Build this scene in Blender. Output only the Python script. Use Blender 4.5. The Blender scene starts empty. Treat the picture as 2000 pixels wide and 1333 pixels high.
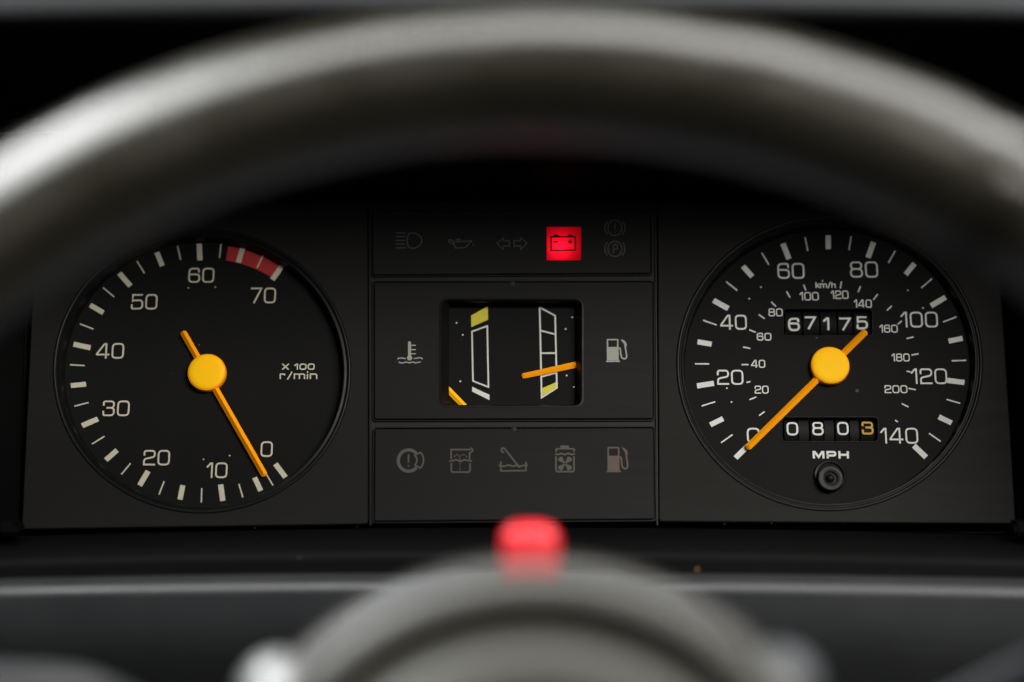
import bpy, bmesh, math, random
from mathutils import Vector, Matrix, noise
random.seed(7)
SC = bpy.context.scene
COL = SC.collection
R = math.radians

# ------------------------------------------------------------------ camera
CAMZ = 1.10                      # eye height of the camera above the car floor
FPX = 3888.0                     # focal length in photograph pixels (70 mm on 36 mm)
cam_d = bpy.data.cameras.new('camera'); cam = bpy.data.objects.new('camera', cam_d); COL.objects.link(cam)
cam.location = (0, 0, CAMZ); cam.rotation_euler = (R(90), 0, 0)
cam_d.sensor_width = 36; cam_d.lens = FPX*36/2000
cam_d.clip_start = 0.01; cam_d.clip_end = 20
cam_d.dof.use_dof = True; cam_d.dof.focus_distance = 0.70; cam_d.dof.aperture_fstop = 3.1
SC.camera = cam

# ------------------------------------------------------------------ world, lamps, exposure
wd = bpy.data.worlds.new('World'); SC.world = wd; wd.use_nodes = True
wd.node_tree.nodes['Background'].inputs[0].default_value = (0.80, 0.90, 1.0, 1)
wd.node_tree.nodes['Background'].inputs[1].default_value = 0.008
def area(name, loc, target, sx, sy, power, col):
    l = bpy.data.lights.new(name, 'AREA'); l.shape = 'RECTANGLE'; l.size = sx; l.size_y = sy
    l.energy = power; l.color = col
    o = bpy.data.objects.new(name, l); COL.objects.link(o)
    o.location = Vector(loc)+Vector((0, 0, CAMZ))
    d = Vector(target)-Vector(loc)
    o.rotation_euler = d.to_track_quat('-Z', 'Y').to_euler()
    return o
area('side_window_light', (-0.47, 0.37, 0.80), (-0.39, 0.41, 0.0), 0.82, 0.34, 26.0, (0.98, 1.0, 0.99))
area('roof_light', (0.28, 0.36, 0.84), (0.26, 0.41, 0.0), 1.00, 0.34, 18.0, (1.0, 0.98, 0.94))
area('rear_window_light', (0.60, -0.38, 0.62), (0.10, 0.70, -0.03), 0.70, 0.42, 18.5, (1.0, 0.96, 0.89))
SC.view_settings.view_transform = 'Standard'; SC.view_settings.look = 'None'
SC.view_settings.exposure = 0; SC.view_settings.gamma = 1; SC.view_settings.use_curve_mapping = False
SC.render.engine = 'CYCLES'; SC.cycles.use_denoising = True
SC.cycles.max_bounces = 6; SC.cycles.caustics_reflective = False; SC.cycles.caustics_refractive = False
SC.cycles.sample_clamp_indirect = 4

# ------------------------------------------------------------------ helpers
def tag(o, label=None, cat=None, group=None, kind=None):
    if label: o['label'] = label
    if cat: o['category'] = cat
    if group: o['group'] = group
    if kind: o['kind'] = kind
    return o
def px3(px, py, Y):              # point on the ray of a photograph pixel at depth Y
    return Vector(((px-1000)/FPX*Y, Y, (666.5-py)/FPX*Y+CAMZ))
TILT = R(17)
sT, cT = math.sin(TILT), math.cos(TILT)
CO = px3(1000, 720, 0.70)
CU, CV, CN = Vector((1, 0, 0)), Vector((0, sT, cT)), Vector((0, -cT, sT))
CAM = Vector((0, 0, CAMZ))
def uv(px, py, w=0.0):           # pixel -> coordinates on the tilted instrument plane raised by w
    d = Vector(((px-1000)/FPX, 1, (666.5-py)/FPX))
    t = ((CO+CN*w)-CAM).dot(CN)/d.dot(CN)
    p = CAM+d*t-CO
    return (p.dot(CU), p.dot(CV))
MM = 0.001
PXM = 0.70/FPX                   # metres per pixel on the instrument plane
CENTRE = {}
def thing(name, px, py, label, cat, group=None):
    u, v = uv(px, py)
    o = bpy.data.objects.new(name, None); COL.objects.link(o)
    p = CO+CU*u+CV*v
    m = Matrix((CU, CV, CN)).transposed().to_4x4(); m.translation = p
    o.matrix_world = m; o.empty_display_size = 0.02
    CENTRE[o.name] = (u, v)
    return tag(o, label, cat, group)
def world_thing(name, loc, label, cat, group=None):
    o = bpy.data.objects.new(name, None); COL.objects.link(o); o.location = loc; o.empty_display_size = 0.02
    return tag(o, label, cat, group)
def root_of(o):
    while o.parent: o = o.parent
    return o
def link(name, me, parent):
    o = bpy.data.objects.new(name, me); COL.objects.link(o)
    o.parent = parent
    return o
def finish(bm, name, mat, smooth=None):
    bmesh.ops.recalc_face_normals(bm, faces=bm.faces)
    me = bpy.data.meshes.new(name); bm.to_mesh(me); bm.free()
    me.materials.append(mat)
    if smooth:
        me.shade_smooth(); me.set_sharp_from_angle(angle=R(smooth))
    return me
def part(name, bm, mat, parent, smooth=None, recalc=True, kind=None):
    """bm is in instrument-plane coordinates; becomes a child of parent"""
    c = CENTRE[root_of(parent).name]
    bmesh.ops.translate(bm, verts=bm.verts, vec=(-c[0], -c[1], 0))
    if recalc: bmesh.ops.recalc_face_normals(bm, faces=bm.faces)
    me = bpy.data.meshes.new(name); bm.to_mesh(me); bm.free()
    me.materials.append(mat)
    if smooth:
        me.shade_smooth(); me.set_sharp_from_angle(angle=R(smooth))
    o = link(name, me, parent)
    if kind: o['kind'] = kind
    return o
def wpart(name, bm, mat, parent, smooth=None, kind=None):
    """bm is in world coordinates"""
    bmesh.ops.translate(bm, verts=bm.verts, vec=-root_of(parent).location)
    o = link(name, finish(bm, name, mat, smooth), parent)
    if kind: o['kind'] = kind
    return o

# ---- loops
def area2(lp): return sum(a[0]*b[1]-b[0]*a[1] for a, b in zip(lp, lp[1:]+lp[:1]))
def ccw(lp): return lp if area2(lp) > 0 else lp[::-1]
def offset(lp, d):               # outward by d for a ccw loop
    n = len(lp); out = []
    for i in range(n):
        a, b, c = Vector(lp[i-1]), Vector(lp[i]), Vector(lp[(i+1) % n])
        e1, e2 = (b-a), (c-b)
        if e1.length < 1e-9 or e2.length < 1e-9: out.append(tuple(b)); continue
        e1.normalize(); e2.normalize()
        n1, n2 = Vector((e1.y, -e1.x)), Vector((e2.y, -e2.x))
        m = n1+n2
        k = max(m.dot(n1), 0.5)
        out.append((b.x+m.x*d/k, b.y+m.y*d/k))
    return out
def fillet(pts, rs, closed=False, seg=5):
    """round the corners of a polyline; rs: one radius or one per vertex"""
    n = len(pts)
    if not isinstance(rs, (list, tuple)): rs = [rs]*n
    out = []
    for i in range(n):
        b = Vector(pts[i])
        if (not closed and i in (0, n-1)) or rs[i] <= 0: out.append(tuple(b)); continue
        a, c = Vector(pts[i-1]), Vector(pts[(i+1) % n])
        e1, e2 = (a-b), (c-b); l1, l2 = e1.length, e2.length
        e1.normalize(); e2.normalize()
        ang = e1.angle(e2, math.pi)
        if ang > math.pi-0.02: out.append(tuple(b)); continue
        t = min(rs[i]/math.tan(ang/2), l1*0.5, l2*0.5)
        p0, p1 = b+e1*t, b+e2*t
        for k in range(seg+1):
            s = k/seg              # quadratic-ish superellipse corner, squarer than a circle
            q = p0*(1-s)**2+b*2*s*(1-s)+p1*s*s
            out.append(tuple(q))
    return out
def rrect(u0, v0, u1, v1, r, seg=5):
    return fillet([(u0, v0), (u1, v0), (u1, v1), (u0, v1)], r, True, seg)
def quad_px(pts, w, r=0, seg=4):
    return ccw(fillet([uv(x, y, w) for x, y in pts], r, True, seg) if r else [uv(x, y, w) for x, y in pts])
def circ(c, r, n=96): return [(c[0]+r*math.cos(2*math.pi*i/n), c[1]+r*math.sin(2*math.pi*i/n)) for i in range(n)]
# ---- solids
def ring_verts(bm, lp, w): return [bm.verts.new((a, b, w)) for a, b in lp]
def bridge(bm, A, B):
    n = len(A)
    for i in range(n): bm.faces.new((A[i], A[(i+1) % n], B[(i+1) % n], B[i]))
def plate(outer, holes, w_top, thick, ch=0.3*MM, hole_depth=None, bm=None, hch=None):
    bm = bm or bmesh.new(); outer = ccw(outer); fill = []
    hch = ch if hch is None else hch
    T = ring_verts(bm, offset(outer, -ch), w_top); E = ring_verts(bm, outer, w_top-ch); B = ring_verts(bm, outer, w_top-thick)
    bridge(bm, T, E); bridge(bm, E, B)
    tops = [T]
    for h in holes:
        h = ccw(h)
        T2 = ring_verts(bm, offset(h, hch), w_top); E2 = ring_verts(bm, h, w_top-hch); B2 = ring_verts(bm, h, w_top-(hole_depth or thick))
        bridge(bm, E2, T2); bridge(bm, B2, E2); tops.append(T2)
    for t in tops:
        for i in range(len(t)):
            e = bm.edges.get((t[i], t[(i+1) % len(t)])) or bm.edges.new((t[i], t[(i+1) % len(t)]))
            fill.append(e)
    bmesh.ops.triangle_fill(bm, use_beauty=True, use_dissolve=False, edges=fill, normal=(0, 0, 1))
    return bm
def lathe(bm, c, prof, n=128, close=False):
    rings = [ring_verts(bm, circ(c, r, n), w) if r > 1e-7 else [bm.verts.new((c[0], c[1], w))] for r, w in prof]
    for A, B in zip(rings, rings[1:]):
        if len(A) == 1 and len(B) == 1: continue
        if len(A) == 1:
            for i in range(n): bm.faces.new((A[0], B[i], B[(i+1) % n]))
        elif len(B) == 1:
            for i in range(n): bm.faces.new((A[i], A[(i+1) % n], B[0]))
        else: bridge(bm, A, B)
    return bm
def strokes(bm, lines, width, w, thick=0.06*MM, wf=None):
    """lines: list of (points, closed) centre lines in plane coordinates; drawn as thin raised ink"""
    for k, (pts, closed) in enumerate(lines):
        ww = w+k*4e-6
        wd_ = width
        n = len(pts); L, Rr = [], []
        for i in range(n):
            b = Vector(pts[i])
            a = Vector(pts[i-1]) if (i > 0 or closed) else None
            c = Vector(pts[(i+1) % n]) if (i < n-1 or closed) else None
            d1 = (b-a).normalized() if a is not None and (b-a).length > 1e-9 else None
            d2 = (c-b).normalized() if c is not None and (c-b).length > 1e-9 else None
            d1 = d1 or d2; d2 = d2 or d1
            n1, n2 = Vector((-d1.y, d1.x)), Vector((-d2.y, d2.x))
            m = n1+n2
            if m.length < 1e-6: m = n1.copy()
            m /= max(m.dot(n1), 0.45)
            L.append(b+m*wd_/2); Rr.append(b-m*wd_/2)
        z = (lambda p: wf(p)) if wf else (lambda p: 0.0)
        vl = [bm.verts.new((p.x, p.y, ww+z(p))) for p in L]; vr = [bm.verts.new((p.x, p.y, ww+z(p))) for p in Rr]
        bl = [bm.verts.new((p.x, p.y, ww-thick+z(p))) for p in L]; br = [bm.verts.new((p.x, p.y, ww-thick+z(p))) for p in Rr]
        m = n if closed else n-1
        for i in range(m):
            j = (i+1) % n
            bm.faces.new((vl[i], vr[i], vr[j], vl[j]))
            bm.faces.new((bl[i], vl[i], vl[j], bl[j])); bm.faces.new((vr[i], br[i], br[j], vr[j]))
        if not closed:
            bm.faces.new((vl[0], bl[0], br[0], vr[0])); bm.faces.new((vr[-1], br[-1], bl[-1], vl[-1]))
    return bm
def flat(bm, lp, w, thick=0.06*MM):
    lp = ccw(lp)
    T = ring_verts(bm, lp, w); B = ring_verts(bm, lp, w-thick); bridge(bm, T, B); bm.faces.new(T)
    return bm

# ---- squared lettering: (relative width, [(points, corner radii, closed)...]) in a box 0..1 x 0..1
G = {
 '0': (.84, [([(0, 0), (1, 0), (1, 1), (0, 1)], .36, True)]),
 '1': (.42, [([(.06, .74), (.66, 1), (.92, 1), (.92, 0)], 0, False)]),
 '2': (.82, [([(0, .70), (0, 1), (1, 1), (1, .56), (0, .40), (0, 0), (1, 0)], [0, .36, .36, .3, .3, 0, 0], False)]),
 '3': (.82, [([(0, .74), (0, 1), (.97, 1), (.97, .54), (.35, .54)], .36, False), ([(.35, .54), (1, .54), (1, 0), (0, 0), (0, .27)], .36, False)]),
 '4': (.92, [([(1, .24), (0, .24), (0, .30), (.62, 1), (.78, 1), (.78, 0)], 0, False)]),
 '5': (.84, [([(.93, 1), (.07, 1), (.03, .50), (.12, .60), (1, .62), (1, 0), (0, 0), (0, .26)], [0, 0, 0, 0, .36, .36, .36, 0], False)]),
 '6': (.82, [([(.94, .76), (.94, 1), (0, 1), (0, 0), (1, 0), (1, .57), (.0, .57)], [0, .36, .40, .40, .36, .32, 0], False)]),
 '7': (.80, [([(0, 1), (1, 1), (.30, 0)], 0, False)]),
 '8': (.84, [([(.04, .54), (.96, .54), (.96, 1), (.04, 1)], .36, True), ([(0, 0), (1, 0), (1, .54), (0, .54)], .38, True)]),
 ' ': (.22, []),
 'x': (.82, [([(0, 0), (1, 1)], 0, False), ([(0, 1), (1, 0)], 0, False)]),
 'r': (.75, [([(0, 0), (0, .72)], 0, False), ([(0, .40), (.0, .72), (.85, .72), (.85, .60)], [0, .3, .3, 0], False)]),
 '/': (.60, [([(0, -.08), (1, 1.04)], 0, False)]),
 'm': (1.55, [([(0, 0), (0, .74)], 0, False), ([(0, .4), (.0, .72), (.5, .72), (.5, 0)], [0, .2, .3, 0], False), ([(.5, .4), (.5, .72), (1, .72), (1, 0)], [0, .2, .3, 0], False)]),
 'i': (.10, [([(.5, 0), (.5, .66)], 0, False), ([(.5, 1.02), (.5, 1.10)], 0, False)]),
 'n': (.95, [([(0, 0), (0, .74)], 0, False), ([(0, .4), (0, .72), (1, .72), (1, 0)], [0, .2, .3, 0], False)]),
 'k': (.75, [([(0, 0), (0, 1)], 0, False), ([(.05, .30), (.9, .72)], 0, False), ([(.3, .42), (1, 0)], 0, False)]),
 'h': (.85, [([(0, 0), (0, 1)], 0, False), ([(0, .4), (0, .68), (1, .68), (1, 0)], [0, .2, .3, 0], False)]),
 'M': (1.5, [([(0, 0), (.0, 1), (.12, 1), (.5, .12), (.88, 1), (1, 1), (1, 0)], 0, False)]),
 'P': (1.2, [([(0, 0), (0, 1), (1, 1), (1, .36), (0, .36)], [0, 0, .3, .3, 0], False)]),
 'H': (1.3, [([(0, 0), (0, 1)], 0, False), ([(1, 0), (1, 1)], 0, False), ([(0, .5), (1, .5)], 0, False)]),
}
def text_lines(s, box, w, sw, gap=.30, rmul=1.0):
    """centre lines of string s fitted to a pixel box (x0,y0,x1,y1) on the plane at height w"""
    x0, y0, x1, y1 = box
    a = uv(x0, y1, w); b = uv(x1, y0, w)
    u0, v0, u1, v1 = a[0]+sw/2, a[1]+sw/2, b[0]-sw/2, b[1]-sw/2
    H = v1-v0
    tot = sum(G[c][0] for c in s)+gap*(len(s)-1)
    k = (u1-u0)/tot
    lines = []; x = u0
    for c in s:
        gw, st = G[c]
        for pts, rs, cl in st:
            P = [(x+p[0]*gw*k, v0+p[1]*H) for p in pts]
            sc = min(gw*k, H)*rmul
            rr = [r*sc for r in rs] if isinstance(rs, (list, tuple)) else rs*sc
            F = fillet(P, rr, cl, 6)
            if not cl:             # square ends reach the edge of the letter box
                a_, b_, c_, d_ = Vector(F[0]), Vector(F[1]), Vector(F[-2]), Vector(F[-1])
                F[0] = tuple(a_+(a_-b_).normalized()*sw*.42); F[-1] = tuple(d_+(d_-c_).normalized()*sw*.42)
            lines.append((F, cl))
        x += (gw+gap)*k
    return lines
def numeral(s, box, w, sw, mat, parent, name='numeral', gap=.30, rmul=1.0):
    bm = strokes(bmesh.new(), text_lines(s, box, w, sw, gap, rmul), sw, w)
    return part(name, bm, mat, parent)

# ------------------------------------------------------------------ materials
def nodes(m): return m.node_tree.nodes, m.node_tree.links
def mat(name, col, rough=.5, *a_, streak=None, **k_):
    m = _mat(name, col, rough, *a_, **k_)
    if streak:
        N, L = nodes(m); tx = [n for n in N if n.type == 'TEX_NOISE'][0]; tc = [n for n in N if n.type == 'TEX_COORD'][0]
        mp = N.new('ShaderNodeMapping'); mp.inputs['Scale'].default_value = streak; L.new(tc.outputs['Object'], mp.inputs['Vector']); L.new(mp.outputs['Vector'], tx.inputs['Vector'])
    return m
def _mat(name, col, rough=.5, spec=.5, bump=0, bscale=(900, 900, 900), var=0, vscale=40, dust=0, emis=None, rvar=0, sss=0, coat=0, metal=0):
    m = bpy.data.materials.new(name); m.use_nodes = True
    N, L = nodes(m); P = N['Principled BSDF']
    P.inputs['Base Color'].default_value = (*col, 1); P.inputs['Roughness'].default_value = rough
    P.inputs['Specular IOR Level'].default_value = spec; P.inputs['Metallic'].default_value = metal
    if coat: P.inputs['Coat Weight'].default_value = coat; P.inputs['Coat Roughness'].default_value = .22
    if sss:
        P.inputs['Subsurface Weight'].default_value = sss; P.inputs['Subsurface Radius'].default_value = (1, .15, .12)
        P.inputs['Subsurface Scale'].default_value = .004
    tc = N.new('ShaderNodeTexCoord')
    cur = None
    if var or rvar:
        nz = N.new('ShaderNodeTexNoise'); nz.inputs['Scale'].default_value = vscale; nz.inputs['Detail'].default_value = 6
        nz.inputs['Roughness'].default_value = .65
        L.new(tc.outputs['Object'], nz.inputs['Vector'])
        if var:
            mx = N.new('ShaderNodeMix'); mx.data_type = 'RGBA'
            mx.inputs[6].default_value = (*[c*(1-var) for c in col], 1); mx.inputs[7].default_value = (*[min(1, c*(1+var)) for c in col], 1)
            L.new(nz.outputs['Fac'], mx.inputs[0]); cur = mx.outputs[2]
        if rvar:
            mr = N.new('ShaderNodeMapRange'); mr.inputs['From Min'].default_value = .3; mr.inputs['From Max'].default_value = .7
            mr.inputs['To Min'].default_value = rough-rvar; mr.inputs['To Max'].default_value = rough+rvar
            L.new(nz.outputs['Fac'], mr.inputs['Value']); L.new(mr.outputs['Result'], P.inputs['Roughness'])
    if dust:
        vo = N.new('ShaderNodeTexVoronoi'); vo.inputs['Scale'].default_value = 260; vo.inputs['Randomness'].default_value = 1
        L.new(tc.outputs['Object'], vo.inputs['Vector'])
        wn = N.new('ShaderNodeTexWhiteNoise'); L.new(vo.outputs['Position'], wn.inputs['Vector'])
        # only some cells carry a speck, of varying size
        sz = N.new('ShaderNodeMapRange'); sz.inputs['From Min'].default_value = .90; sz.inputs['From Max'].default_value = 1
        sz.inputs['To Min'].default_value = 0; sz.inputs['To Max'].default_value = .06
        L.new(wn.outputs['Value'], sz.inputs['Value'])
        lt = N.new('ShaderNodeMath'); lt.operation = 'LESS_THAN'; L.new(vo.outputs['Distance'], lt.inputs[0]); L.new(sz.outputs['Result'], lt.inputs[1])
        ml = N.new('ShaderNodeMath'); ml.operation = 'MULTIPLY'; ml.inputs[1].default_value = dust; L.new(lt.outputs[0], ml.inputs[0])
        mx = N.new('ShaderNodeMix'); mx.data_type = 'RGBA'; mx.inputs[7].default_value = (.32, .29, .25, 1)
        if cur: L.new(cur, mx.inputs[6])
        else: mx.inputs[6].default_value = (*col, 1)
        L.new(ml.outputs[0], mx.inputs[0]); cur = mx.outputs[2]
    if cur: L.new(cur, P.inputs['Base Color'])
    if bump:
        mp = N.new('ShaderNodeMapping'); mp.inputs['Scale'].default_value = bscale; L.new(tc.outputs['Object'], mp.inputs['Vector'])
        nb = N.new('ShaderNodeTexNoise'); nb.inputs['Scale'].default_value = 1; nb.inputs['Detail'].default_value = 3
        L.new(mp.outputs['Vector'], nb.inputs['Vector'])
        bp = N.new('ShaderNodeBump'); bp.inputs['Strength'].default_value = bump; bp.inputs['Distance'].default_value = .0002
        L.new(nb.outputs['Fac'], bp.inputs['Height']); L.new(bp.outputs['Normal'], P.inputs['Normal'])
    if emis:
        P.inputs['Emission Color'].default_value = (*emis[0], 1); P.inputs['Emission Strength'].default_value = emis[1]
    return m
M_face = mat('charcoal_grained_plastic', (.0112, .0110, .0101), .62, .14, bump=.35, bscale=(160, 2600, 1500), var=.22, vscale=40, dust=.22, rvar=.04, streak=(.6, 5, 3))
M_panel = mat('smoked_panel_plastic', (.0098, .0098, .0100), .58, .14, bump=.30, bscale=(110, 2400, 1500), var=.24, vscale=40, dust=.2, rvar=.05, streak=(.5, 6, 3))
M_groove = mat('black_groove_plastic', (.008, .008, .008), .6, .3, dust=.5)
M_ridge = mat('dark_moulding_plastic', (.0095, .0095, .0095), .45, .22, bump=.2)
M_bezel = mat('satin_black_bezel', (.0068, .0068, .0072), .42, .16, bump=.12, rvar=.06, vscale=90)
M_dial = mat('matt_black_dial', (.0065, .0065, .0068), .70, .12, bump=.25, bscale=(1800, 1800, 1800), var=.2, vscale=70, dust=.5)
M_ink_w = mat('white_dial_ink', (.72, .73, .70), .6, .3, var=.07, vscale=300)
M_ink_c = mat('cream_dial_ink', (.62, .59, .47), .6, .3, var=.07, vscale=300)
M_ink_r = mat('red_zone_ink', (.48, .030, .032), .6, .3, var=.10, vscale=260)
M_ink_y = mat('yellow_gauge_ink', (.70, .62, .05), .6, .3, var=.07, vscale=300)
M_ink_s = mat('grey_symbol_ink', (.36, .355, .32), .6, .3, var=.08, vscale=300)
M_ink_d = mat('smoked_symbol_ink', (.088, .080, .070), .6, .3, var=.15, vscale=400)
M_ink_f = mat('smoked_brown_symbol_ink', (.112, .080, .066), .6, .3, var=.12, vscale=400)
M_ink_o = mat('amber_digit_ink', (.62, .36, .05), .6, .3)
M_ink_k = mat('black_symbol_ink', (.006, .004, .004), .6, .2)
M_needle = mat('orange_needle_plastic', (1.50, .430, .004), .50, .12, var=.05, vscale=200, rvar=.05)
M_hub = mat('amber_hub_plastic', (1.50, .660, .006), .55, .10, var=.04, vscale=150, bump=.1)
M_point = mat('yellow_pointer_plastic', (1.30, .62, .006), .5, .12)
M_lever = mat('dark_blue_grey_lever_plastic', (.030, .033, .038), .42, .4, bump=.3, bscale=(800, 800, 800), var=.1)
M_drum = mat('black_digit_drum', (.0055, .006, .0063), .55, .07, bump=.15)
M_knob = mat('black_reset_knob', (.009, .009, .009), .40, .15, rvar=.06, vscale=200)
M_dash = mat('black_dash_plastic', (.0052, .0052, .0054), .65, .04, bump=.5, bscale=(1100, 1100, 1100), var=.15, dust=.6, rvar=.06)
M_dash2 = mat('grey_lower_dash_plastic', (.024, .0255, .0275), .46, .42, bump=.5, bscale=(900, 900, 900), var=.12, dust=.4, rvar=.06)
M_hood = mat('padded_hood_vinyl', (.095, .103, .112), .52, .4, bump=.6, bscale=(700, 700, 700), var=.12)
M_wheel = mat('worn_grey_wheel_vinyl', (.0125, .0112, .0074), .27, .40, bump=.15, bscale=(400, 400, 400), var=.25, vscale=22, rvar=.09)
M_pad = mat('grey_horn_pad_vinyl', (.026, .0252, .0212), .40, .42, bump=.5, bscale=(500, 500, 500), var=.12, vscale=30, rvar=.06)
M_shroud = mat('blue_grey_shroud_plastic', (.072, .077, .085), .40, .40, bump=.4, bscale=(800, 800, 800), var=.10, rvar=.05)
M_boss_glint = mat('boss_painted_highlight', (.46, .47, .48), .58, .5, metal=1)  # pale tone paints the white highlight on the shroud's left shoulder
M_red = mat('red_button_plastic', (.68, .008, .020), .40, .4, sss=.3, coat=.45)
M_speck = mat('amber_dust', (.28, .15, .03), .5, .3)
M_box = mat('grey_lamp_housing', (.30, .30, .30), .6, .3)

# ------------------------------------------------------------------ dashboard (what the instruments sit in)
def sweep_x(prof_fn, xs, name, mt, parent, smooth=40, kind=None):
    """prof_fn(x) -> list of (y, z_rel_to_camera); swept along x"""
    bm = bmesh.new(); rows = []
    for x in xs:
        rows.append([bm.verts.new((x, y, z+CAMZ)) for y, z in prof_fn(x)])
    for A, B in zip(rows, rows[1:]):
        for i in range(len(A)-1): bm.faces.new((A[i], A[i+1], B[i+1], B[i]))
    return wpart(name, bm, mt, parent, smooth, kind)
XS = [-.30+.60*i/48 for i in range(49)]
dash = world_thing('dashboard', (0, .72, CAMZ-.10), 'black plastic dashboard with deep hood around the instruments and grey lower trim', 'dashboard')
def arc(cy, cz, r, a0, a1, n=8): return [(cy+r*math.cos(R(a0+(a1-a0)*i/n)), cz+r*math.sin(R(a0+(a1-a0)*i/n))) for i in range(n+1)]
def ledge_prof(x):
    d = -.10*x*x
    return [(.700, -.0640+d), (.684, -.0645+d), (.660, -.0668+d)]+arc(.6425, -.0703+d, .0030, 80, 190, 6)+[(.6400, -.082+d), (.70, -.082+d)]
sweep_x(ledge_prof, XS, 'ledge', M_dash, dash)
def lower_prof(x):
    d = -.07*x*x
    return [(.72, -.0745+d), (.650, -.0748+d), (.622, -.0738+d)]+arc(.6160, -.0772+d, .0032, 80, 200, 8)+[(.613, -.085+d), (.618, -.10+d), (.632, -.125+d), (.66, -.16+d)]
sweep_x(lower_prof, XS, 'lower_trim', M_dash2, dash, 50)
def ceil_prof(x):
    d = -.14*x*x
    return [(.735, .040), (.720, .0500+d*.3), (.690, .0640+d*.6), (.664, .0735+d*.8), (.662, .0722+d*.8), (.659, .0722+d*.8), (.657, .0760+d*.8), (.600, .0945+d), (.578, .0955+d)]
sweep_x(ceil_prof, XS, 'hood_lining', M_dash, dash)
def lip_prof(x):
    d = -.10*x*x
    return [(.600, .0965+d), (.585, .0950+d)]+arc(.577, .1005+d, .0058, 270, 190, 6)+[(.566, .112+d), (.570, .124+d), (.60, .135+d), (.75, .150+d), (.98, .155+d)]
sweep_x(lip_prof, XS, 'hood_brow', M_hood, dash, 50)
for s in (-1, 1):
    bm = bmesh.new()
    a = [(px3(40, 1040, .700), px3(58, 400, .735)), (px3(34, 1036, .682), px3(52, 395, .712))] if s < 0 else [(px3(1984, 1030, .700), px3(1952, 390, .735)), (px3(1988, 1026, .682), px3(1956, 385, .712))]
    f0 = Vector((s*.205, .59, CAMZ-.070)); f1 = Vector((s*.205, .58, CAMZ+.10))
    cols = a+[(f0, f1)]
    vs = [[bm.verts.new(p.lerp(q, t/6)) for t in range(-1, 8)] for p, q in cols]
    for A, B in zip(vs, vs[1:]):
        for i in range(len(A)-1): bm.faces.new((A[i], A[i+1], B[i+1], B[i]))
    wpart('hood_cheek', bm, M_dash, dash, 40)
    # small moulded foot at the bottom of the cheek
    bm = bmesh.new()
    p = px3(22 if s < 0 else 1993, 1031, .672)
    bmesh.ops.create_cube(bm, size=1, matrix=Matrix.Translation(p) @ Matrix.Diagonal((.0065, .012, .0045, 1)))
    bmesh.ops.bevel(bm, geom=bm.edges[:], offset=.0012, segments=2, affect='EDGES')
    wpart('cheek_foot', bm, M_dash, dash, 40)
# stray crumbs caught in the joint below the instruments
for (x, y, Y, r, mt) in ((1362, 1113, .630, .0005, M_speck), (1748, 1117, .630, .0004, M_ridge), (501, 1050, .665, .0004, M_ridge), (1415, 1024, .679, .0002, M_ink_d), (697, 1029, .679, .00018, M_ink_d), (498, 1032, .680, .0002, M_ink_d), (1507, 1023, .679, .00018, M_ink_d), (1650, 1025, .679, .00015, M_ink_d)):
    bm = bmesh.new(); bmesh.ops.create_icosphere(bm, subdivisions=2, radius=r, matrix=Matrix.Translation(px3(x, y, Y)))
    for v in bm.verts: v.co += Vector((random.uniform(-1, 1), random.uniform(-1, 1), random.uniform(-1, 1)))*r*.25
    wpart('dust_crumb', bm, mt, dash, 60)

# ------------------------------------------------------------------ instrument surround
DW = -5.0*MM                      # dial faces lie 5 mm below the surround
def rim_loop(cx, cy, rx, ry, n=160): return ccw([uv(cx+rx*math.cos(2*math.pi*i/n), cy+ry*math.sin(2*math.pi*i/n)) for i in range(n)])
TB = rim_loop(394, 725.5, 289, 275.5)   # rim of the tachometer opening
SB = rim_loop(1620, 710.5, 297, 286)    # rim of the speedometer opening
sur = thing('instrument_surround', 1000, 1025, 'charcoal grained faceplate with two round cut-outs around the dials', 'faceplate')
part('faceplate', plate(quad_px([(42, 1034), (719, 1024), (718, 385), (72, 385)], 0, 1.4*MM), [offset(TB, .2*MM)], 0, 3*MM, .35*MM), M_face, sur)
part('faceplate', plate(quad_px([(1287, 1019), (1984, 1023), (1952, 385), (1284, 385)], 0, 1.4*MM), [offset(SB, .2*MM)], 0, 3*MM, .35*MM), M_face, sur)
bm = bmesh.new(); flat(bm, quad_px([(30, 1042), (1996, 1034), (1996, 370), (30, 370)], -3.05*MM), -9.5*MM, .5*MM)
part('back_plate', bm, M_groove, sur)
bm = plate(quad_px([(723.5, 1021), (1281.5, 1016), (1279, 385), (722.5, 385)], 0), [quad_px([(1062, 514), (1141, 514), (1141, 437), (1062, 437)], 0), quad_px([(850, 804), (1148, 804), (1148, 574), (850, 574)], 0)], -1.3*MM, 1.5*MM, .05*MM)
part('centre_backing', bm, M_groove, sur)
for x0, x1 in ((721.5, 723.5), (1280.5, 1284)):
    bm = bmesh.new()
    lines = [([uv(x0, 385), uv(x1, 1026)], False)]
    strokes(bm, lines, .45*MM, -.25*MM, 2*MM); part('divider_rib', bm, M_ridge, sur)

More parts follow.
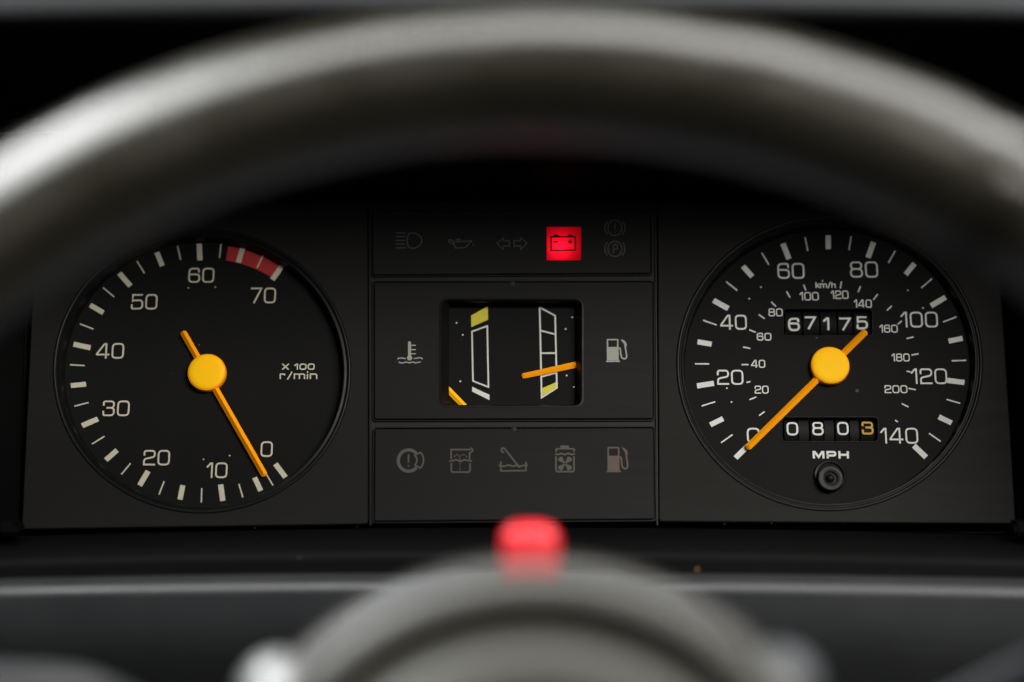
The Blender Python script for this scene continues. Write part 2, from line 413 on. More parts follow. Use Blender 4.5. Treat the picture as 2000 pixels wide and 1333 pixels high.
# ------------------------------------------------------------------ warning strips and gauge panel
def frame_and_plate(th, pts, hole=None, name='panel'):
    lp = quad_px(pts, -.2*MM, .8*MM)
    fr = plate(offset(lp, .75*MM), [offset(lp, .35*MM)], -.45*MM, 1.2*MM, .12*MM)
    part('panel_frame', fr, M_ridge, th)
    return part(name, plate(lp, [hole] if hole else [], -.2*MM, 1.4*MM, .28*MM, hch=.1*MM), M_panel, th)
def sym(parent, lines, sw, mt, fills=(), name='symbol', w=-.10*MM):
    """lines in pixels: (points, closed, corner radius px)"""
    bm = bmesh.new(); L = []
    for pts, cl, r in lines:
        P = [uv(x, y, w) for x, y in pts]
        L.append((fillet(P, r*PXM, cl, 4) if r else P, cl))
    strokes(bm, L, sw*PXM, w)
    for k, f in enumerate(fills): flat(bm, [uv(x, y, w) for x, y in f], w+(k+12)*4e-6)
    return part(name, bm, mt, parent)
def ell(cx, cy, rx, ry, a0=0, a1=360, n=28):
    m = n if a1-a0 >= 360 else n+1
    return [(cx+rx*math.cos(R(a0+(a1-a0)*i/n)), cy+ry*math.sin(R(a0+(a1-a0)*i/n))) for i in range(m)]
def Z(x0, y0, s): return lambda *p: [(x0+a*s, y0+b*s) for a, b in p]

# --- upper strip
up = thing('warning_light_strip', 1000, 538, 'upper warning strip with headlamp, oil can, arrow and brake symbols and lit red battery', 'warning lights')
LAMP = (1068, 443, 1135, 508.5)
lamp_loop = quad_px([(LAMP[0], LAMP[3]), (LAMP[2], LAMP[3]), (LAMP[2], LAMP[1]), (LAMP[0], LAMP[1])], -.2*MM)
pu = frame_and_plate(up, [(728, 537), (1271, 534), (1270, 412), (727, 412)], lamp_loop)
z = Z(710, 400, .295)
hl = [(z((x0, y), (x1, y-1))[0:2], False, 0) for x0, x1, y in ((215, 280, 188), (212, 276, 212), (212, 272, 238), (212, 276, 262), (215, 282, 287))]
sym(up, hl+[(z((300, 187), (340, 187), (372, 205), (391, 238), (372, 270), (340, 289), (300, 289), (286, 240)), True, 8)], 2.0, M_ink_d, name='headlamp_symbol')
sym(up, [(z((596, 245), (690, 243), (722, 236), (672, 285), (606, 287)), True, 1.5), (z((598, 262), (572, 250), (560, 238), (572, 232), (600, 246)), False, 2), (z((626, 243), (626, 232)), False, 0), (z((610, 231), (642, 231)), False, 0), (z((726, 256), (731, 270)), False, 0)], 2.0, M_ink_d, name='oil_can_symbol')
sym(up, [(z((883, 257), (926, 220), (926, 240), (966, 240), (966, 274), (926, 274), (926, 297)), True, 0), (z((1083, 257), (1040, 220), (1040, 240), (996, 240), (996, 274), (1040, 274), (1040, 297)), True, 0)], 2.0, M_ink_d, name='arrow_symbol')
def brake(cx, cy, inner):
    return [(ell(cx, cy, 13.6, 15), True, 0), (ell(cx, cy, 19.6, 19, -42, 42), False, 0), (ell(cx, cy, 19.6, 19, 138, 222), False, 0)]+inner
sym(up, brake(1201, 445.5, [([(1201, 436), (1201, 448)], False, 0), ([(1201, 452), (1201, 454.5)], False, 0)]), 1.9, M_ink_d, name='brake_symbol')
sym(up, brake(1201, 486.5, [([(1198, 495), (1198, 478), (1206, 478), (1206, 487), (1198, 487)], False, 3)]), 1.9, M_ink_d, name='parking_brake_symbol')
# red telltale: a translucent pane in front of a small bulb in its own box
m = bpy.data.materials.new('red_telltale_pane'); m.use_nodes = True
N, L = nodes(m); N.remove(N['Principled BSDF'])
tr = N.new('ShaderNodeBsdfTranslucent'); tr.inputs['Color'].default_value = (.92, .0042, .020, 1)
gl = N.new('ShaderNodeBsdfDiffuse'); gl.inputs['Color'].default_value = (.16, .004, .008, 1)
mx = N.new('ShaderNodeMixShader'); mx.inputs[0].default_value = .12
L.new(tr.outputs[0], mx.inputs[1]); L.new(gl.outputs[0], mx.inputs[2]); L.new(mx.outputs[0], N['Material Output'].inputs['Surface'])
bm = bmesh.new(); bm.faces.new(ring_verts(bm, ccw(offset(lamp_loop, .15*MM)), -.55*MM))
pane = part('battery_warning_light', bm, m, up, recalc=False); pane['label'] = 'lit red battery warning light'
bm = bmesh.new(); T = ring_verts(bm, offset(lamp_loop, .16*MM), -.62*MM); B = ring_verts(bm, offset(lamp_loop, .16*MM), -8.6*MM); bridge(bm, T, B); bm.faces.new(B)
part('lamp_housing', bm, M_box, up)
bl = bpy.data.lights.new('battery_light_bulb', 'POINT'); bl.energy = .0017; bl.shadow_soft_size = .0016; bl.color = (1, .93, .88)
blo = bpy.data.objects.new('battery_light_bulb', bl); COL.objects.link(blo); blo.parent = up
_u, _v = uv(1094, 490, -3.9*MM); _c = CENTRE[up.name]; blo.location = (_u-_c[0], _v-_c[1], -3.9*MM)
zb = Z(1040, 420, .105)
sym(pane, [(zb((345, 410), (795, 408), (798, 655), (348, 662)), True, 0), (zb((388, 503), (480, 503)), False, 0), (zb((655, 500), (740, 500)), False, 0), (zb((698, 462), (698, 540)), False, 0)], 3.3, M_ink_k,
    [zb((380, 400), (400, 365), (468, 363), (488, 400)), zb((645, 400), (668, 362), (728, 362), (752, 400))], name='battery_symbol', w=-.44*MM)

# --- lower strip
lo = thing('warning_light_strip', 1004, 1020, 'lower black warning strip with unlit brake pad, washer, oil, coolant and fuel symbols', 'warning lights')
frame_and_plate(lo, [(731, 1018), (1279, 1014), (1276, 836), (732, 838)])
zl = Z(760, 860, .1)
gap_ring = ell(38.0*10, 40.0*10, 202, 208, 40, 320, 40)
sym(lo, [(zl(*gap_ring), False, 0)], 6.2, M_ink_d, name='brake_pad_symbol_ring')
sym(lo, [(zl((535, 275), (615, 240), (660, 310), (675, 390), (660, 470), (615, 548), (500, 485), (535, 440), (545, 385), (530, 330), (490, 300)), True, 1.5), (zl((378, 280), (378, 440)), False, 0), (zl((378, 485), (378, 518)), False, 0)], 3.0, M_ink_d, name='brake_pad_symbol')
sym(lo, [(zl((1212, 375), (1208, 185), (1590, 185)), False, 1), (zl((1572, 375), (1572, 250), (1625, 220), (1628, 175), (1590, 155)), False, 2), (zl((1215, 450), (1215, 625), (1580, 625), (1580, 450)), False, 4),
         (zl((1170, 415), (1240, 405), (1310, 380), (1385, 420), (1470, 382), (1540, 400), (1620, 412)), False, 3)], 3.0, M_ink_d, name='washer_symbol')
sym(lo, [(zl((1265, 330), (1290, 300)), False, 0), (zl((1305, 288), (1345, 288)), False, 0), (zl((1360, 295), (1385, 330)), False, 0), (zl((1400, 300), (1425, 288)), False, 0), (zl((1440, 285), (1480, 290)), False, 0), (zl((1500, 305), (1520, 335)), False, 0), (zl((1383, 345), (1383, 400)), False, 0), (zl((1383, 450), (1383, 475)), False, 0), (zl((1383, 505), (1383, 530)), False, 0), (zl((1383, 560), (1383, 590)), False, 0)], 2.0, M_ink_d, name='washer_spray_symbol')
zo = Z(960, 860, .14)
sym(lo, [(zo((180, 170), (145, 165), (135, 125), (155, 107), (190, 125), (390, 385)), False, 3), (zo((130, 300), (130, 430), (480, 425), (480, 300)), False, 1), (zo((100, 350), (150, 365), (195, 362), (235, 345), (290, 368), (345, 350), (400, 365), (450, 352), (505, 350)), False, 2)], 3.0, M_ink_d, name='oil_level_symbol')
cross = []
for a in (45, 135, 225, 315):
    c, s = math.cos(R(a)), math.sin(R(a)); q = (-s, c)
    cross.append(zo(*[(1025+c*r*(1.0)+q[0]*h, 328+s*r*1.0+q[1]*h) for r, h in ((8, 8), (50, 22), (90, 40), (112, 26), (116, 0), (112, -26), (90, -40), (50, -22), (8, -8))]))
sym(lo, [(zo((905, 165), (895, 125), (960, 120), (1090, 120), (1160, 125), (1148, 165)), False, 3), (zo((900, 225), (900, 440), (1150, 440), (1150, 225)), False, 4), (zo((885, 195), (930, 200), (975, 185), (1020, 203), (1070, 185), (1110, 200), (1165, 192)), False, 2)], 3.2, M_ink_d,
    [zo((960, 75), (1080, 75), (1080, 120), (960, 120))]+cross, name='coolant_symbol')
def pump(parent, z, sw, mt):
    sym(parent, [(z((392, 570), (392, 352), (690, 352), (690, 570)), False, 1), (z((715, 590), (765, 610), (775, 760), (800, 870), (870, 915), (930, 890), (950, 830), (935, 730), (905, 560)), False, 2.5)], sw, mt,
        [z((370, 565), (712, 565), (718, 950), (375, 955)), z((350, 960), (755, 955), (752, 1000), (352, 1003)), z((770, 348), (850, 360), (920, 415), (952, 490), (935, 570), (890, 570), (870, 480))], name='fuel_pump_symbol')
pump(lo, lambda *p: [(1185+(a-350)*.0685, 873.5+(b-335)*.0740) for a, b in p], 3.0, M_ink_f)

# --- middle panel with the two small gauges
mid = thing('temperature_and_fuel_gauge', 1003, 821, 'square recessed gauge window with temperature scale, fuel scale and two orange pointers', 'gauge')
WIN = quad_px([(858, 796), (1140, 796), (1140, 582), (858, 582)], 0, 3.6*MM, 8)
frame_and_plate(mid, [(731, 819), (1276, 818), (1275, 551), (731, 552)], WIN)
GW = -6.0*MM
WIN_IN = quad_px([(877, 791), (1126, 791), (1126, 592), (877, 592)], GW+2.2*MM, 2.2*MM, 8)
bm = bmesh.new()   # window frame: raised lip then a funnel wall down to the card
r0, r1, r2 = offset(ccw(WIN), .05*MM), offset(ccw(WIN), -.55*MM), offset(ccw(WIN), -.95*MM)
rows = [ring_verts(bm, r0, -.35*MM), ring_verts(bm, r0, -.05*MM), ring_verts(bm, r1, .0), ring_verts(bm, r2, -.5*MM), ring_verts(bm, offset(ccw(WIN), -1.3*MM), -1.6*MM), ring_verts(bm, ccw(WIN_IN), GW+2.0*MM), ring_verts(bm, ccw(WIN_IN), GW+1.7*MM), ring_verts(bm, offset(ccw(WIN_IN), 3*MM), GW+1.7*MM)]
for A, B in zip(rows, rows[1:]): bridge(bm, A, B)
part('window_frame', bm, M_bezel, mid, 40)
bm = bmesh.new(); flat(bm, quad_px([(835, 815), (1165, 815), (1165, 565), (835, 565)], GW), GW, .4*MM)
card = part('gauge_card', bm, M_dial, mid)
zm = Z(720, 540, .285)
def marks(lines, sw, mt, fills=(), name='scale_mark'): return sym(card, lines, sw, mt, fills, name, GW+.08*MM)
marks([], 1, M_ink_y, [zm((702, 270), (817, 205), (818, 298), (704, 348))], 'hot_zone')
marks([(zm((708, 379), (813, 341), (821, 759), (715, 718)), True, 0)], 3.0, M_ink_w, name='temperature_scale')
marks([], 1, M_ink_w, [zm((709, 757), (828, 813), (828, 849), (709, 790))], 'cold_mark')
marks([(zm((1172, 213), (1278, 270), (1290, 765), (1186, 831)), True, 0), (zm((1176, 372), (1276, 397)), False, 0), (zm((1181, 527), (1280, 527)), False, 0), (zm((1184, 689), (1284, 661)), False, 0)], 3.2, M_ink_w, name='fuel_scale')
marks([], 1, M_ink_y, [zm((1189, 768), (1283, 727), (1285, 766), (1189, 819))], 'reserve_zone')
for x, y in ((602, 320), (645, 402), (628, 720), (1395, 282), (1350, 362), (1357, 681), (1406, 759)):
    marks([], 1, M_ink_w, [ell(720+x*.285, 540+y*.285, 1.7, 1.7, n=10)], 'registration_dot')
def bar_needle(parent, a, b, hw_a, hw_b, w0, mt, name, h=1.0*MM, ridge=.45*MM, smooth=None):
    """ridged pointer from pixel a to pixel b (half widths in px), base height w0"""
    A, B = Vector(uv(*a, w0+h)), Vector(uv(*b, w0+h)); d = (B-A).normalized(); q = Vector((-d.y, d.x))
    ha, hb = hw_a*PXM, hw_b*PXM
    out = []
    for k in range(9):
        t = R(-90+180*k/8); out.append(B+d*hb*math.cos(t)*.8-d*hb*.8+q*hb*math.sin(t))
    for k in range(9):
        t = R(90+180*k/8); out.append(A+d*ha*math.cos(t)*.8+d*ha*.8+q*ha*math.sin(t))
    lp = [tuple(p) for p in out]
    bm = bmesh.new()
    b0 = ring_verts(bm, lp, w0); b1 = ring_verts(bm, lp, w0+h*.30)
    bridge(bm, b0, b1); bm.faces.new(b0[::-1])
    r1 = bm.verts.new((*(A+d*ha*.9), w0+h+ridge*.2)); r2 = bm.verts.new((*(B-d*hb*.9), w0+h+ridge*.2))
    n = len(lp)
    for i in range(n):
        j = (i+1) % n
        ri = r2 if i < 9 else r1; rj = r2 if j < 9 else r1
        if ri is rj: bm.faces.new((b1[i], b1[j], ri))
        else: bm.faces.new((b1[i], b1[j], rj, ri))
    return part(name, bm, mt, parent, smooth)
bar_needle(mid, (1150, 706.5), (1019, 734.5), 6.6, 5.4, GW+.45*MM, M_needle, 'fuel_pointer', .8*MM)
bar_needle(mid, (846, 731), (960, 848), 6.2, 5.8, GW+.45*MM, M_point, 'temperature_pointer', .8*MM)
zt = Z(760, 650, .06)
sym(mid, [(zt((665, 320), (665, 800)), False, 0)], 6.0, M_ink_s, [[(800+5.1*math.cos(t*.4488), 699.7+4.9*math.sin(t*.4488)) for t in range(14)], [(799.8+3*math.cos(t*.4488), 669.3+2.2*math.sin(t*.4488)) for t in range(14)]], name='thermometer_symbol')
sym(mid, [(zt((715, 415), (870, 415)), False, 0), (zt((715, 555), (868, 555)), False, 0), (zt((715, 690), (872, 690)), False, 0), (zt((270, 865), (320, 832), (420, 828), (540, 850)), False, 2), (zt((800, 838), (870, 842), (960, 820), (1040, 825), (1095, 865)), False, 2), (zt((310, 955), (370, 985), (440, 990), (560, 958), (660, 988), (770, 958), (860, 985), (940, 972), (1030, 955)), False, 2)], 2.3, M_ink_s, name='water_symbol')
pump(mid, lambda *p: [(1160+a*.0675, 640+b*.0675) for a, b in p], 2.9, M_ink_s)
for th, cx, cy in ((mid, 1000, 553.5), (lo, 1003, 838.5)):
    bm = bmesh.new(); c = uv(cx, cy)
    lathe(bm, c, [(0, -.08*MM), (.7*MM, -.08*MM), (1.0*MM, -.16*MM), (1.1*MM, -.4*MM)], 20)
    part('locating_notch', bm, M_groove, th, 40)

# ------------------------------------------------------------------ the two round instruments
def bezel(th, base):
    prof = [(.35, -.6), (.35, .10), (.15, .28), (-.35, .30), (-.75, .05), (-.95, -.30), (-1.25, -.32), (-1.55, -.10), (-2.0, -.12), (-2.3, -.6), (-2.9, DW/MM+.3), (-2.95, DW/MM-.2)]
    bm = bmesh.new(); rows = [ring_verts(bm, offset(base, d*MM), w*MM) for d, w in prof]
    for A, B in zip(rows, rows[1:]): bridge(bm, A, B)
    return part('bezel_ring', bm, M_bezel, th, 50)
def tick(parent, c, r0, r1, hw, theta, w, mt, asp=.952):
    """printed bar on the dial at clock angle theta (clockwise from straight down), sizes in px"""
    d = (-math.sin(R(theta)), math.cos(R(theta))); q = (d[1], -d[0])
    P = [uv(c[0]+d[0]*r+q[0]*h, c[1]+(d[1]*r+q[1]*h)*asp, w) for r, h in ((r0, -hw), (r1, -hw), (r1, hw), (r0, hw))]
    return part('tick_mark', flat(bmesh.new(), P, w), mt, parent)
def interp(tab, x):
    for (a, fa), (b, fb) in zip(tab, tab[1:]):
        if a <= x <= b: return fa+(fb-fa)*(x-a)/(b-a)
INK = DW+.07*MM
def dot(parent, x, y, mt, r=1.5):
    bm = bmesh.new(); flat(bm, [uv(a, b, INK) for a, b in ell(x, y, r, r, n=10)], INK); part('registration_dot', bm, mt, parent)
def hub(needle, px, py, r0, r1):
    c = uv(px, py, DW+3.2*MM)
    pr = [(r0*PXM, DW+.6*MM), (r0*PXM, DW+2.2*MM), ((r0*.6+r1*.4)*PXM, DW+2.75*MM), (r1*PXM, DW+2.9*MM), (0, DW+2.9*MM)]
    part('hub_base', lathe(bmesh.new(), c, pr, 72), M_needle, needle, 40)
    pr = [(r1*PXM, DW+2.85*MM), (r1*PXM, DW+3.05*MM), (r1*.97*PXM, DW+3.2*MM), (r1*.7*PXM, DW+3.3*MM), (r1*.35*PXM, DW+3.36*MM), (0, DW+3.38*MM)]
    part('hub_cap', lathe(bmesh.new(), c, pr, 72), M_hub, needle, 40)
    return c

# --- tachometer
ta = thing('tachometer', 402, 728, 'round black rev counter with cream figures to 70, a red zone and orange needle', 'tachometer')
bezel(ta, TB)
tc_ = uv(402, 730, DW)
TR = 265*PXM
face = part('dial_face', plate(offset(TB, -2.2*MM), [], DW, .4*MM, .02*MM), M_dial, ta)
TT = [(0, -36), (2.5, -29.6), (5, -23.9), (7.5, -15.8), (10, -7.2), (20, 29.2), (30, 65.8), (40, 102.8), (50, 140.4), (60, 177.2), (70, 214.2)]
for k in range(29):
    v = 2.5*k
    r0, r1, hw = ((231, 265, 5.2), (237, 266, 1.35), (235, 265, 5.0), (237, 266, 1.35))[k % 4]
    tick(face, (402, 728.5), r0, r1, hw, interp(TT, v), INK+3e-5, M_ink_c)
bm = bmesh.new(); a0, a1 = 189.6, 214.2; pts = []
for r in (234, 263):
    row = [uv(402-r*math.sin(R(a0+(a1-a0)*i/20)), 728.5+.952*r*math.cos(R(a0+(a1-a0)*i/20)), INK) for i in range(21)]
    pts += row if r < 250 else row[::-1]
flat(bm, pts, INK); part('red_zone', bm, M_ink_r, face)
zt1 = lambda x0, y0, x1, y1: (80+x0*.435, 440+y0*.435, 80+x1*.435, 440+y1*.435)
for s, b in (('60', (660, 192, 780, 259)), ('50', (403, 310, 525, 379)), ('70', (940, 281, 1056, 351)), ('40', (246, 530, 375, 600)), ('30', (275, 788, 400, 858)), ('20', (458, 1010, 581, 1079)), ('10', (740, 1066, 839, 1136)), ('0', (985, 971, 1042, 1041))):
    numeral(s, zt1(*b), INK, 3.3*PXM, M_ink_c, face)
numeral('x 100', (550.5, 710.5, 615, 722.8), INK, 2.5*PXM, M_ink_c, face, 'unit_lettering', .34)
numeral('r/min', (546, 726.5, 620, 741), INK, 2.6*PXM, M_ink_c, face, 'unit_lettering', .40)
for x, y in ((662, 282), (783, 278), (730, 1052), (847, 1035)): dot(face, 80+x*.435, 440+y*.435, M_ink_c)
nd = bar_needle(ta, (355.5, 645.5), (517, 929), 6.6, 6.6, DW+1.0*MM, M_needle, 'needle', 1.5*MM)
hub(nd, 403, 726.5, 38, 34.5)

# --- speedometer
sp = thing('speedometer', 1622, 714, 'round black speedometer marked to 140 MPH with odometer windows and orange needle', 'speedometer')
bezel(sp, SB)
SW_ = DW
sc_ = uv(1622, 716, SW_); SR = 263.5*PXM
ODO = (1531, 604, 1703, 656); TRIP = (1528, 816, 1714, 862)
def win(b, r): return quad_px([(b[0], b[3]), (b[2], b[3]), (b[2], b[1]), (b[0], b[1])], SW_, r)
oh, thl = win(ODO, 1.3*MM), win(TRIP, 1.3*MM)
face = part('dial_face', plate(offset(SB, -2.2*MM), [oh, thl], SW_, .4*MM, .02*MM, hole_depth=3.2*MM, hch=.30*MM), M_dial, sp)
ST = [(0, 44.6), (20, 80.9), (40, 120), (60, 159.4), (80, 198.6), (100, 238.4), (120, 277.6), (140, 315.0)]
for k in range(29):
    r0, r1, hw = ((230.5, 264, 5.3), (237, 265, 1.35), (236, 264, 5.1), (237, 265, 1.35))[k % 4]
    tick(face, (1622, 714), r0, r1, hw, interp(ST, 5*k), INK+3e-5, M_ink_w, .962)
zs = lambda x, y: (1300+x*.4426, 420+y*.4426)
zsb = lambda x0, y0, x1, y1: zs(x0, y0)+zs(x1, y1)
KM = ((437, 868, 413, 886), (400, 804, 370, 816), (374, 736, 357, 740), (366, 661, 335, 661), (374, 590, 342, 583), (398, 519, 369, 507), (437, 458, 411, 440), (487, 405, 466, 384), (549, 365, 534, 338), (619, 334, 609, 308), (692.5, 296, 692, 289), (771, 325, 776, 294), (850, 341, 860, 315), (917, 375, 936, 350), (977, 422, 998, 402), (1025, 483, 1042, 468), (1063, 546, 1094, 539), (1085, 619, 1116, 613), (1063, 690, 1080, 693), (1072, 766, 1105, 772), (1042, 833, 1072, 848), (1013, 906, 1025, 914))
for a, b, c, d in KM:
    bm = bmesh.new(); strokes(bm, [([uv(*zs(a, b), INK), uv(*zs(c, d), INK)], False)], 2.6*PXM, INK); part('tick_mark', bm, M_ink_w, face)
for s, b in (('60', (495, 213, 611, 282)), ('80', (815, 206, 935, 277)), ('40', (242, 441, 357, 507)), ('20', (228, 684, 342, 750)), ('100', (1038, 428, 1199, 497)), ('120', (1083, 678, 1240, 747)), ('140', (948, 940, 1112, 1010)), ('0', (360, 940, 415, 1007))):
    numeral(s, zsb(*b), INK, 3.35*PXM, M_ink_w, face)
for s, b in (('100', (591, 341, 675, 378)), ('120', (729, 334, 806, 371)), ('140', (831, 374, 909, 410)), ('80', (454, 413, 516, 448)), ('60', (403, 521, 466, 555)), ('40', (377, 640, 439, 675)), ('20', (394, 754, 454, 789)), ('160', (944, 485, 1023, 520)), ('180', (997, 612, 1076, 647)), ('200', (967, 752, 1066, 787))):
    numeral(s, zsb(*b), INK, 2.2*PXM, M_ink_w, face)
numeral('km/h', zsb(662, 297, 750, 323), INK, 2.2*PXM, M_ink_w, face, 'unit_lettering', .36)
numeral('MPH', zsb(650, 1042, 808, 1076), INK, 4.1*PXM, M_ink_w, face, 'unit_lettering', .66)
for x, y in ((421, 319), (369, 370), (270, 765), (291, 826), (1069, 333), (1136, 411)): dot(face, *zs(x, y), M_ink_w, 1.6)
dot(face, *zs(845, 776), M_ridge, 3.2)
nd = bar_needle(sp, (1693, 645), (1459, 875), 6.8, 6.6, SW_+1.0*MM, M_needle, 'needle', 1.5*MM)
hub(nd, 1622, 713, 38.5, 35.5)
# --- digit drums behind the dial
def counter(name, hole, box, digits, drums, sw, rmul, fat):
    RD = 8.5*MM; wc = SW_-1.5*MM-RD
    cv = (uv(box[0], box[1], wc+RD)[1]+uv(box[0], box[3], wc+RD)[1])/2
    bm = bmesh.new(); lp = ccw(hole)
    fr = plate(offset(lp, .42*MM), [offset(lp, -.02*MM)], SW_+.22*MM, .5*MM, .16*MM, hole_depth=2.2*MM, hch=.18*MM)
    o = part(name, fr, M_bezel, sp)
    for x0, x1 in drums:
        bm = bmesh.new(); ym = (box[1]+box[3])/2; u0, u1 = uv(x0, ym, wc+RD)[0], uv(x1, ym, wc+RD)[0]
        rows = []
        for u, rr in ((u0, RD-.5*MM), (u0, RD-.08*MM), (u0+.08*MM, RD), (u1-.08*MM, RD), (u1, RD-.08*MM), (u1, RD-.5*MM)):
            rows.append([bm.verts.new((u, cv+rr*math.sin(R(t)), wc+rr*math.cos(R(t)))) for t in range(-60, 61, 6)])
        for A, B in zip(rows, rows[1:]):
            for i in range(len(A)-1): bm.faces.new((A[i], A[i+1], B[i+1], B[i]))
        part('digit_drum', bm, M_drum if x1-x0 > 22 else M_panel, o, 40)
    wf = lambda p: math.sqrt(max(RD*RD-(p.y-cv)**2, 0))-RD
    for s, bx, mt in digits:
        L = []
        for pts, cl in text_lines(s, bx, wc+RD, sw, .3, rmul):
            q = []
            n = len(pts)
            for i in range(n if cl else n-1):
                a, b = Vector(pts[i]), Vector(pts[(i+1) % n])
                k = max(1, int((b-a).length/(.35*MM)))
                q += [tuple(a.lerp(b, j/k)) for j in range(k)]
            if not cl: q.append(pts[-1])
            L.append((q, cl))
        bm = strokes(bmesh.new(), L, sw, wc+RD+.05*MM, .04*MM, wf)
        part('digit', bm, mt, o)
    bm = bmesh.new(); flat(bm, offset(lp, 2*MM), SW_-4.5*MM, .3*MM); part('counter_back', bm, M_groove, o)
zq = lambda x0, y0, x1, y1: (1510+x0*.11, 530+y0*.11, 1510+x1*.11, 530+y1*.11)
counter('odometer', oh, ODO, [('6', zq(270, 828, 470, 1058), M_ink_w), ('7', zq(568, 800, 762, 1030), M_ink_w), ('1', zq(888, 818, 1000, 1045), M_ink_w), ('7', zq(1180, 822, 1380, 1048), M_ink_w), ('5', zq(1485, 798, 1675, 1030), M_ink_w)],
        [(1534, 1566), (1568.5, 1600), (1602.5, 1634), (1636.5, 1665), (1667.5, 1699)], 4.1*PXM, 1.15, 1)
zr = lambda x0, y0, x1, y1: (1510+x0*.1275, 800+y0*.1275, 1510+x1*.1275, 800+y1*.1275)
counter('trip_counter', thl, TRIP, [('0', zr(210, 192, 380, 398), M_ink_w), ('8', zr(602, 190, 768, 396), M_ink_w), ('0', zr(986, 188, 1152, 392), M_ink_w), ('3', zr(1364, 184, 1532, 384), M_ink_o)],
        [(1532, 1558), (1560, 1580), (1583, 1608), (1610, 1629), (1632, 1658), (1660, 1678), (1681, 1708)], 3.7*PXM, 1.15, 1)
# --- trip reset knob
kc = uv(1622, 934, SW_+3*MM); k0 = uv(1621, 930, SW_)
bm = bmesh.new()
lathe(bm, k0, [(32*PXM, SW_-.3*MM), (32*PXM, SW_+.5*MM), (29.5*PXM, SW_+.9*MM), (26.5*PXM, SW_+.8*MM), (26*PXM, SW_-.3*MM)], 48)
kn = part('reset_knob', bm, M_knob, sp, 45)
bm = bmesh.new()
lathe(bm, kc, [(25*PXM, SW_-.3*MM), (25*PXM, SW_+2.2*MM), (23*PXM, SW_+3.0*MM), (16*PXM, SW_+3.1*MM), (13*PXM, SW_+2.9*MM), (12*PXM, SW_+2.2*MM), (9*PXM, SW_+2.3*MM), (6*PXM, SW_+3.6*MM), (3*PXM, SW_+3.9*MM), (0, SW_+4.0*MM)], 48)
part('knob_stem', bm, M_knob, kn, 45)

# ------------------------------------------------------------------ steering wheel
WT = R(25)
wy, wz = Vector((0, math.sin(WT), math.cos(WT))), Vector((0, -math.cos(WT), math.sin(WT)))
RIM = .1765; TUBE = .0147
WC = Vector((.0045, .362, CAMZ-.1016))
wh = bpy.data.objects.new('steering_wheel', None); COL.objects.link(wh)
mw = Matrix((Vector((1, 0, 0)), wy, wz)).transposed().to_4x4(); mw.translation = WC; wh.matrix_world = mw; wh.empty_display_size = .02
tag(wh, 'worn grey vinyl steering wheel with thick round rim and stepped centre pad', 'steering wheel')
def lpart(name, bm, mt, parent, smooth=None): return link(name, finish(bm, name, mt, smooth), parent)
bm = bmesh.new(); rings = []
NR, NT = 260, 40
for i in range(NR):
    a = 2*math.pi*i/NR; ring = []
    for j in range(NT):
        t = 2*math.pi*j/NT
        q_ = Vector((math.cos(a)*RIM, math.sin(a)*RIM, math.sin(t)*TUBE))
        worn = math.exp(-((math.degrees(a)-52)/9)**2)     # hand-worn stretch of the rim
        tr_ = TUBE*(1+.05*math.cos(2*t)+.014*noise.noise(q_*60)+.010*noise.noise(q_*140)+worn*.09*noise.noise(q_*110+Vector((3, 1, 7)))+worn*.05*math.exp(-((math.degrees(t)-115)/25)**2))
        r = RIM+tr_*math.cos(t)
        ring.append(bm.verts.new((r*math.cos(a), r*math.sin(a), tr_*1.06*math.sin(t))))
    rings.append(ring)
for i in range(NR): bridge(bm, rings[i], rings[(i+1) % NR])
lpart('rim', bm, M_wheel, wh, 60)
bm = bmesh.new()
lathe(bm, (0, 0), [(.050, -.060), (.058, -.040), (.0632, -.012), (.0634, .000), (.0624, .0055), (.0595, .0085), (.0560, .0085), (.0535, .0050), (.0510, .0018), (.0485, .0015), (.0468, .0050), (.0448, .0110), (.0415, .0140), (.0375, .0135), (.034, .0105), (0, .0110)], 96)
lpart('horn_pad', bm, M_pad, wh, 50)
for s in (-1, 1):
    bm = bmesh.new(); rows = []
    for k in range(13):
        t = k/12; x = s*(.045+t*(.170-.045)); y = -.035-.030*t; hh = .026-.008*math.sin(math.pi*t); zc = -.012+.010*t
        rows.append([bm.verts.new((x, y+hh*math.cos(a), zc+.009*math.sin(a))) for a in [2*math.pi*j/16 for j in range(16)]])
    for A, B in zip(rows, rows[1:]): bridge(bm, A, B)
    bm.faces.new(rows[0]); bm.faces.new(rows[-1][::-1])
    lpart('spoke', bm, M_wheel, wh, 50)

# ------------------------------------------------------------------ steering column
sh = world_thing('column_shroud', px3(1020, 1400, .47), 'blue grey plastic steering column shroud with rounded shoulders behind the wheel', 'column shroud')
bm = bmesh.new(); rows = []
outl = [(-.062, -.135), (-.066, -.112), (-.064, -.092), (-.058, -.080), (-.046, -.0695), (-.034, -.0620), (-.018, -.0582), (.004, -.0575), (.024, -.0585), (.040, -.0635), (.052, -.0730), (.060, -.0840), (.065, -.096), (.067, -.112), (.062, -.135)]
outl = fillet(outl, .012, False, 4)
for Y, s, dz in ((.425, .80, -.010), (.430, .93, -.003), (.438, .985, -.0008), (.450, 1, 0), (.52, 1.0, -.001), (.60, .98, -.010), (.64, .95, -.02)):
    rows.append([bm.verts.new((.003+x*s, Y, CAMZ-.10+(zz+.10)*s+dz)) for x, zz in outl])
for A, B in zip(rows, rows[1:]):
    for i in range(len(A)-1): bm.faces.new((A[i], A[i+1], B[i+1], B[i]))
bm.faces.new(rows[0])
wpart('shell', bm, M_shroud, sh, 50)
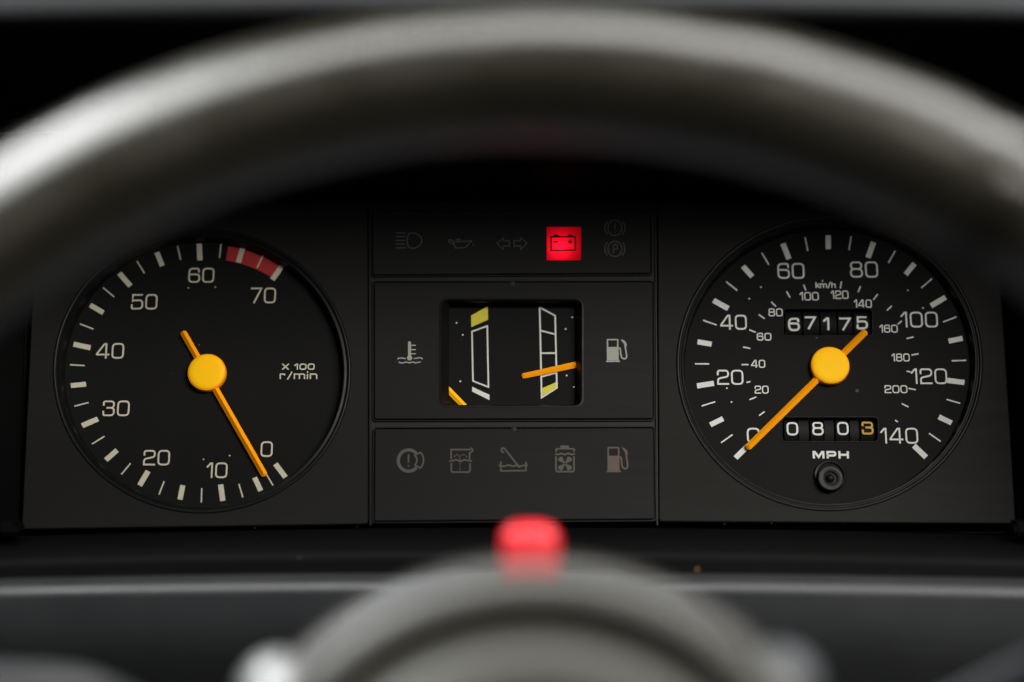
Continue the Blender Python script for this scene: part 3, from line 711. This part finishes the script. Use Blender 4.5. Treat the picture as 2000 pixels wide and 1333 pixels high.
for (x, y, Y, rx, ry, rz) in ((542, 1362, .425, .0080, .012, .0090), (1525, 1335, .430, .0090, .012, .0085)):
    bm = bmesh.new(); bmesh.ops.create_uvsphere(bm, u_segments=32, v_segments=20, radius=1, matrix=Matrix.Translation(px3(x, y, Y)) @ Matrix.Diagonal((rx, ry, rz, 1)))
    wpart('lever_boss', bm, M_boss_glint if x < 1000 else M_shroud, sh, 60)  # left boss coloured as a highlight, right one in plain shroud plastic
# hazard push button on top of the shroud
hb = world_thing('hazard_button', px3(1036, 1100, .50), 'translucent red hazard push button on top of the column shroud', 'button')
c = px3(1036, 1066, .50)
bm = bmesh.new()
hw = .0071
prof = [(0, .0), (.0, .0)]
lp0 = fillet([(-hw, -hw*.9), (hw, -hw*.9), (hw, hw*.9), (-hw, hw*.9)], .003, True, 5)
rows = []
for zr_, sc in ((-.0085, 1.0), (.0004, 1.0), (.0024, .975), (.0038, .89), (.0047, .70), (.0053, .42), (.0055, .10)):
    rows.append([bm.verts.new((c.x+a*sc, c.y+b*sc, c.z+zr_)) for a, b in lp0])
for A, B in zip(rows, rows[1:]): bridge(bm, A, B)
bm.faces.new(rows[-1])
wpart('cap', bm, M_red, hb, 60)
bm = bmesh.new(); rows = []
for zr_, sc in ((-.016, 1.16), (-.0075, 1.16), (-.0066, 1.10), (-.0066, 1.0)):
    rows.append([bm.verts.new((c.x+a*sc, c.y+b*sc, c.z+zr_)) for a, b in lp0])
for A, B in zip(rows, rows[1:]): bridge(bm, A, B)
wpart('collar', bm, M_dash, hb, 50)
# column levers
def lever(pts, Y, rpx, label):
    P = [px3(x, y, yy) for (x, y), yy in zip(pts, Y)]
    o = world_thing('column_lever', P[0], label, 'lever')
    # smooth path
    path = []
    for i in range(len(P)-1):
        a, b, c_, d = P[max(i-1, 0)], P[i], P[i+1], P[min(i+2, len(P)-1)]
        for k in range(8):
            t = k/8
            path.append(.5*((2*b)+(c_-a)*t+(2*a-5*b+4*c_-d)*t*t+(3*b-a-3*c_+d)*t**3))
    path.append(P[-1])
    bm = bmesh.new(); rows = []; n = len(path)
    for i, p in enumerate(path):
        d = (path[min(i+1, n-1)]-path[max(i-1, 0)]).normalized()
        q = d.cross(Vector((0, 1, 0))).normalized(); e = q.cross(d).normalized()
        s = i/(n-1); r = rpx*(.75+.25*min(1, s*2))*PXM*.62
        if i >= n-3: r *= (1, .86, .45)[i-(n-3)]
        rows.append([bm.verts.new(p+q*r*math.cos(a)+e*r*.55*math.sin(a)) for a in [2*math.pi*j/20 for j in range(20)]])
    for A, B in zip(rows, rows[1:]): bridge(bm, A, B)
    bm.faces.new(rows[0][::-1]); bm.faces.new(rows[-1])
    wpart('arm', bm, M_lever, o, 60)
    return o
lever([(470, 1530), (340, 1455), (245, 1400), (150, 1366), (0, 1358), (-180, 1364), (-330, 1372)], [.47, .46, .455, .45, .445, .44, .44], 60, 'grey column lever running level out from the shroud beside the tachometer side')
lever([(1590, 1520), (1700, 1470), (1830, 1410), (2000, 1328), (2150, 1255), (2260, 1205)], [.47, .465, .46, .45, .44, .44], 52, 'grey column lever slanting upwards from the shroud on the speedometer side')
